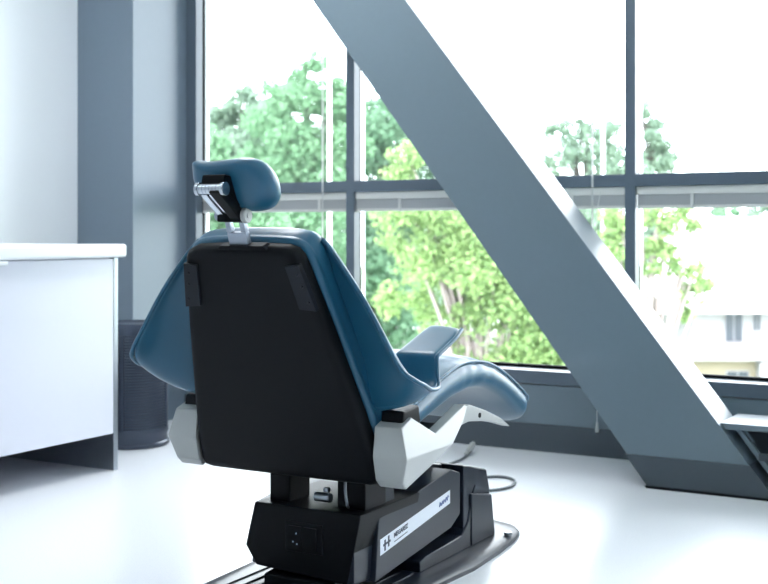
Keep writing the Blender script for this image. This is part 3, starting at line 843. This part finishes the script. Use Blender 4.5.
r, W, EV = facade('apartment_building', 'white two storey neighbouring building with pale roof, balcony and windows', 676, 900, 70, 308, 2, 0, 'bwall', YAW, 9)
s70 = 70 / FPX
def by(y): return at(0, y, 70).z - GZ
bm = B(); box(bm, 0.9, W, 0, 9, 0, EV); obj('wall', bm, 'bwall', r, smooth=0)
bm = B(); box(bm, -0.4, W, -0.75, 0.02, 0, by(352)); box(bm, 0.9, W, -0.6, 0, by(352), by(346)); obj('lower_storey_wall', bm, 'bcream', r, smooth=0)
bm = B(); box(bm, -0.6, W, -1.6, -1.45, by(358), by(344)); box(bm, -0.6, W, -1.45, -0.7, by(358), by(356.5)); obj('balcony', bm, 'bwall', r, smooth=0)
bm = B(); prism(bm, [(-1.0, EV - 0.25), (-1.0, EV), (9, by(231) + 0.9), (18, EV), (18, EV - 0.25)], 'x', -1.2, W + 1)
obj('roof', bm, 'broof', r, smooth=0)
def win(x0, x1, y0, y1, yy, name='window'):
    bm = B(); box(bm, x0, x1, yy - 0.08, yy + 0.02, by(y1), by(y0))
    f_ = obj(name, bm, 'bwall', r, smooth=0)
    bm = B(); box(bm, x0 + 0.07, (x0 + x1) / 2 - 0.03, yy - 0.1, yy - 0.07, by(y1) + 0.05, by(y0) - 0.06); box(bm, (x0 + x1) / 2 + 0.03, x1 - 0.07, yy - 0.1, yy - 0.07, by(y1) + 0.05, by(y0) - 0.06)
    obj('pane', bm, 'bglass', f_, smooth=0)
def wx(px): return (px - 676) * s70
win(wx(724), wx(743), 307, 342, 0, 'balcony_door')
win(wx(752), wx(761), 308, 331, 0)
win(wx(790), wx(808), 308, 331, 0)
win(wx(722), wx(745), 369, 380, -0.75)
win(wx(780), wx(800), 369, 380, -0.75)
bm = B(); box(bm, wx(752), wx(766), -1.6, -0.75, 0, by(360)); obj('porch_pier', bm, 'bwall', r, smooth=0)

r2 = empty('garage_block', at(376, 233, 60) + Vector((0, 0, GZ - CAMH)), 'low white flat-roofed block half hidden behind the yellow-green tree', 'building')
r2.rotation_euler = (0, 0, YAW)
W2 = 135 / FPX * 60; H2 = at(0, 329, 60).z - GZ
bm = B(); box(bm, 0, W2, 0, 7, 0, H2 - 0.3); obj('wall', bm, 'bwall', r2, smooth=0)
bm = B(); box(bm, -0.3, W2 + 0.3, -0.3, 7.3, H2 - 0.3, H2); obj('roof', bm, 'broof', r2, smooth=0)
bm = B(); box(bm, 1.0, 3.4, -0.06, 0.02, 0, 2.3); obj('garage_door', bm, 'bglass', r2, smooth=0)

# ================================================================== LIGHT
w = bpy.data.worlds.new('World'); SC.world = w; w.use_nodes = True
nt = w.node_tree
bg = nt.nodes['Background']
tc = nt.nodes.new('ShaderNodeTexCoord')
nz = nt.nodes.new('ShaderNodeTexNoise'); nz.inputs['Scale'].default_value = 1.6; nz.inputs['Detail'].default_value = 5
rp = nt.nodes.new('ShaderNodeValToRGB')
rp.color_ramp.elements[0].color = (0.90, 0.94, 1.0, 1); rp.color_ramp.elements[1].color = (0.985, 0.985, 1.0, 1)
nt.links.new(tc.outputs['Generated'], nz.inputs['Vector']); nt.links.new(nz.outputs['Fac'], rp.inputs['Fac'])
nt.links.new(rp.outputs['Color'], bg.inputs['Color'])
bg.inputs['Strength'].default_value = 12.0

def light(name, kind, loc, rot, energy, size=None, size_y=None, col=(1, 1, 1)):
    ld = bpy.data.lights.new(name, kind); ld.energy = energy; ld.color = col
    if kind == 'AREA':
        ld.shape = 'RECTANGLE'; ld.size = size; ld.size_y = size_y or size
    if kind == 'SUN':
        ld.angle = math.radians(2)
    o = bpy.data.objects.new(name, ld); COL.objects.link(o); o.location = loc; o.rotation_euler = rot
    return o
light('sun', 'SUN', (0, -20, 30), (math.radians(42), 0, math.radians(20)), 3.0, col=(1, 0.96, 0.88))
for x in (-3.0, -0.8, 1.4):  # added fill lights under the ceiling, no known fixtures
    for y in (-1.2, 1.4):
        light('ceiling_fill', 'AREA', (x, y, CEIL - 0.03), (0, 0, 0), 7, 1.2, 0.3, (0.93, 0.97, 1.0))

light('ceiling_fill', 'AREA', (-2.7, 3.5, CEIL - 0.03), (0, 0, 0), 32, 0.3, 1.2, (0.95, 0.97, 1.0))  # extra fill added to brighten the left wall and column

SC.view_settings.view_transform = 'Standard'
SC.view_settings.look = 'None'
SC.view_settings.exposure = 0.0
SC.view_settings.gamma = 1.0
SC.view_settings.use_curve_mapping = False
SC.cycles.use_denoising = True
SC.cycles.max_bounces = 10
SC.cycles.diffuse_bounces = 6
SC.cycles.transparent_max_bounces = 16
SC.cycles.sample_clamp_indirect = 8
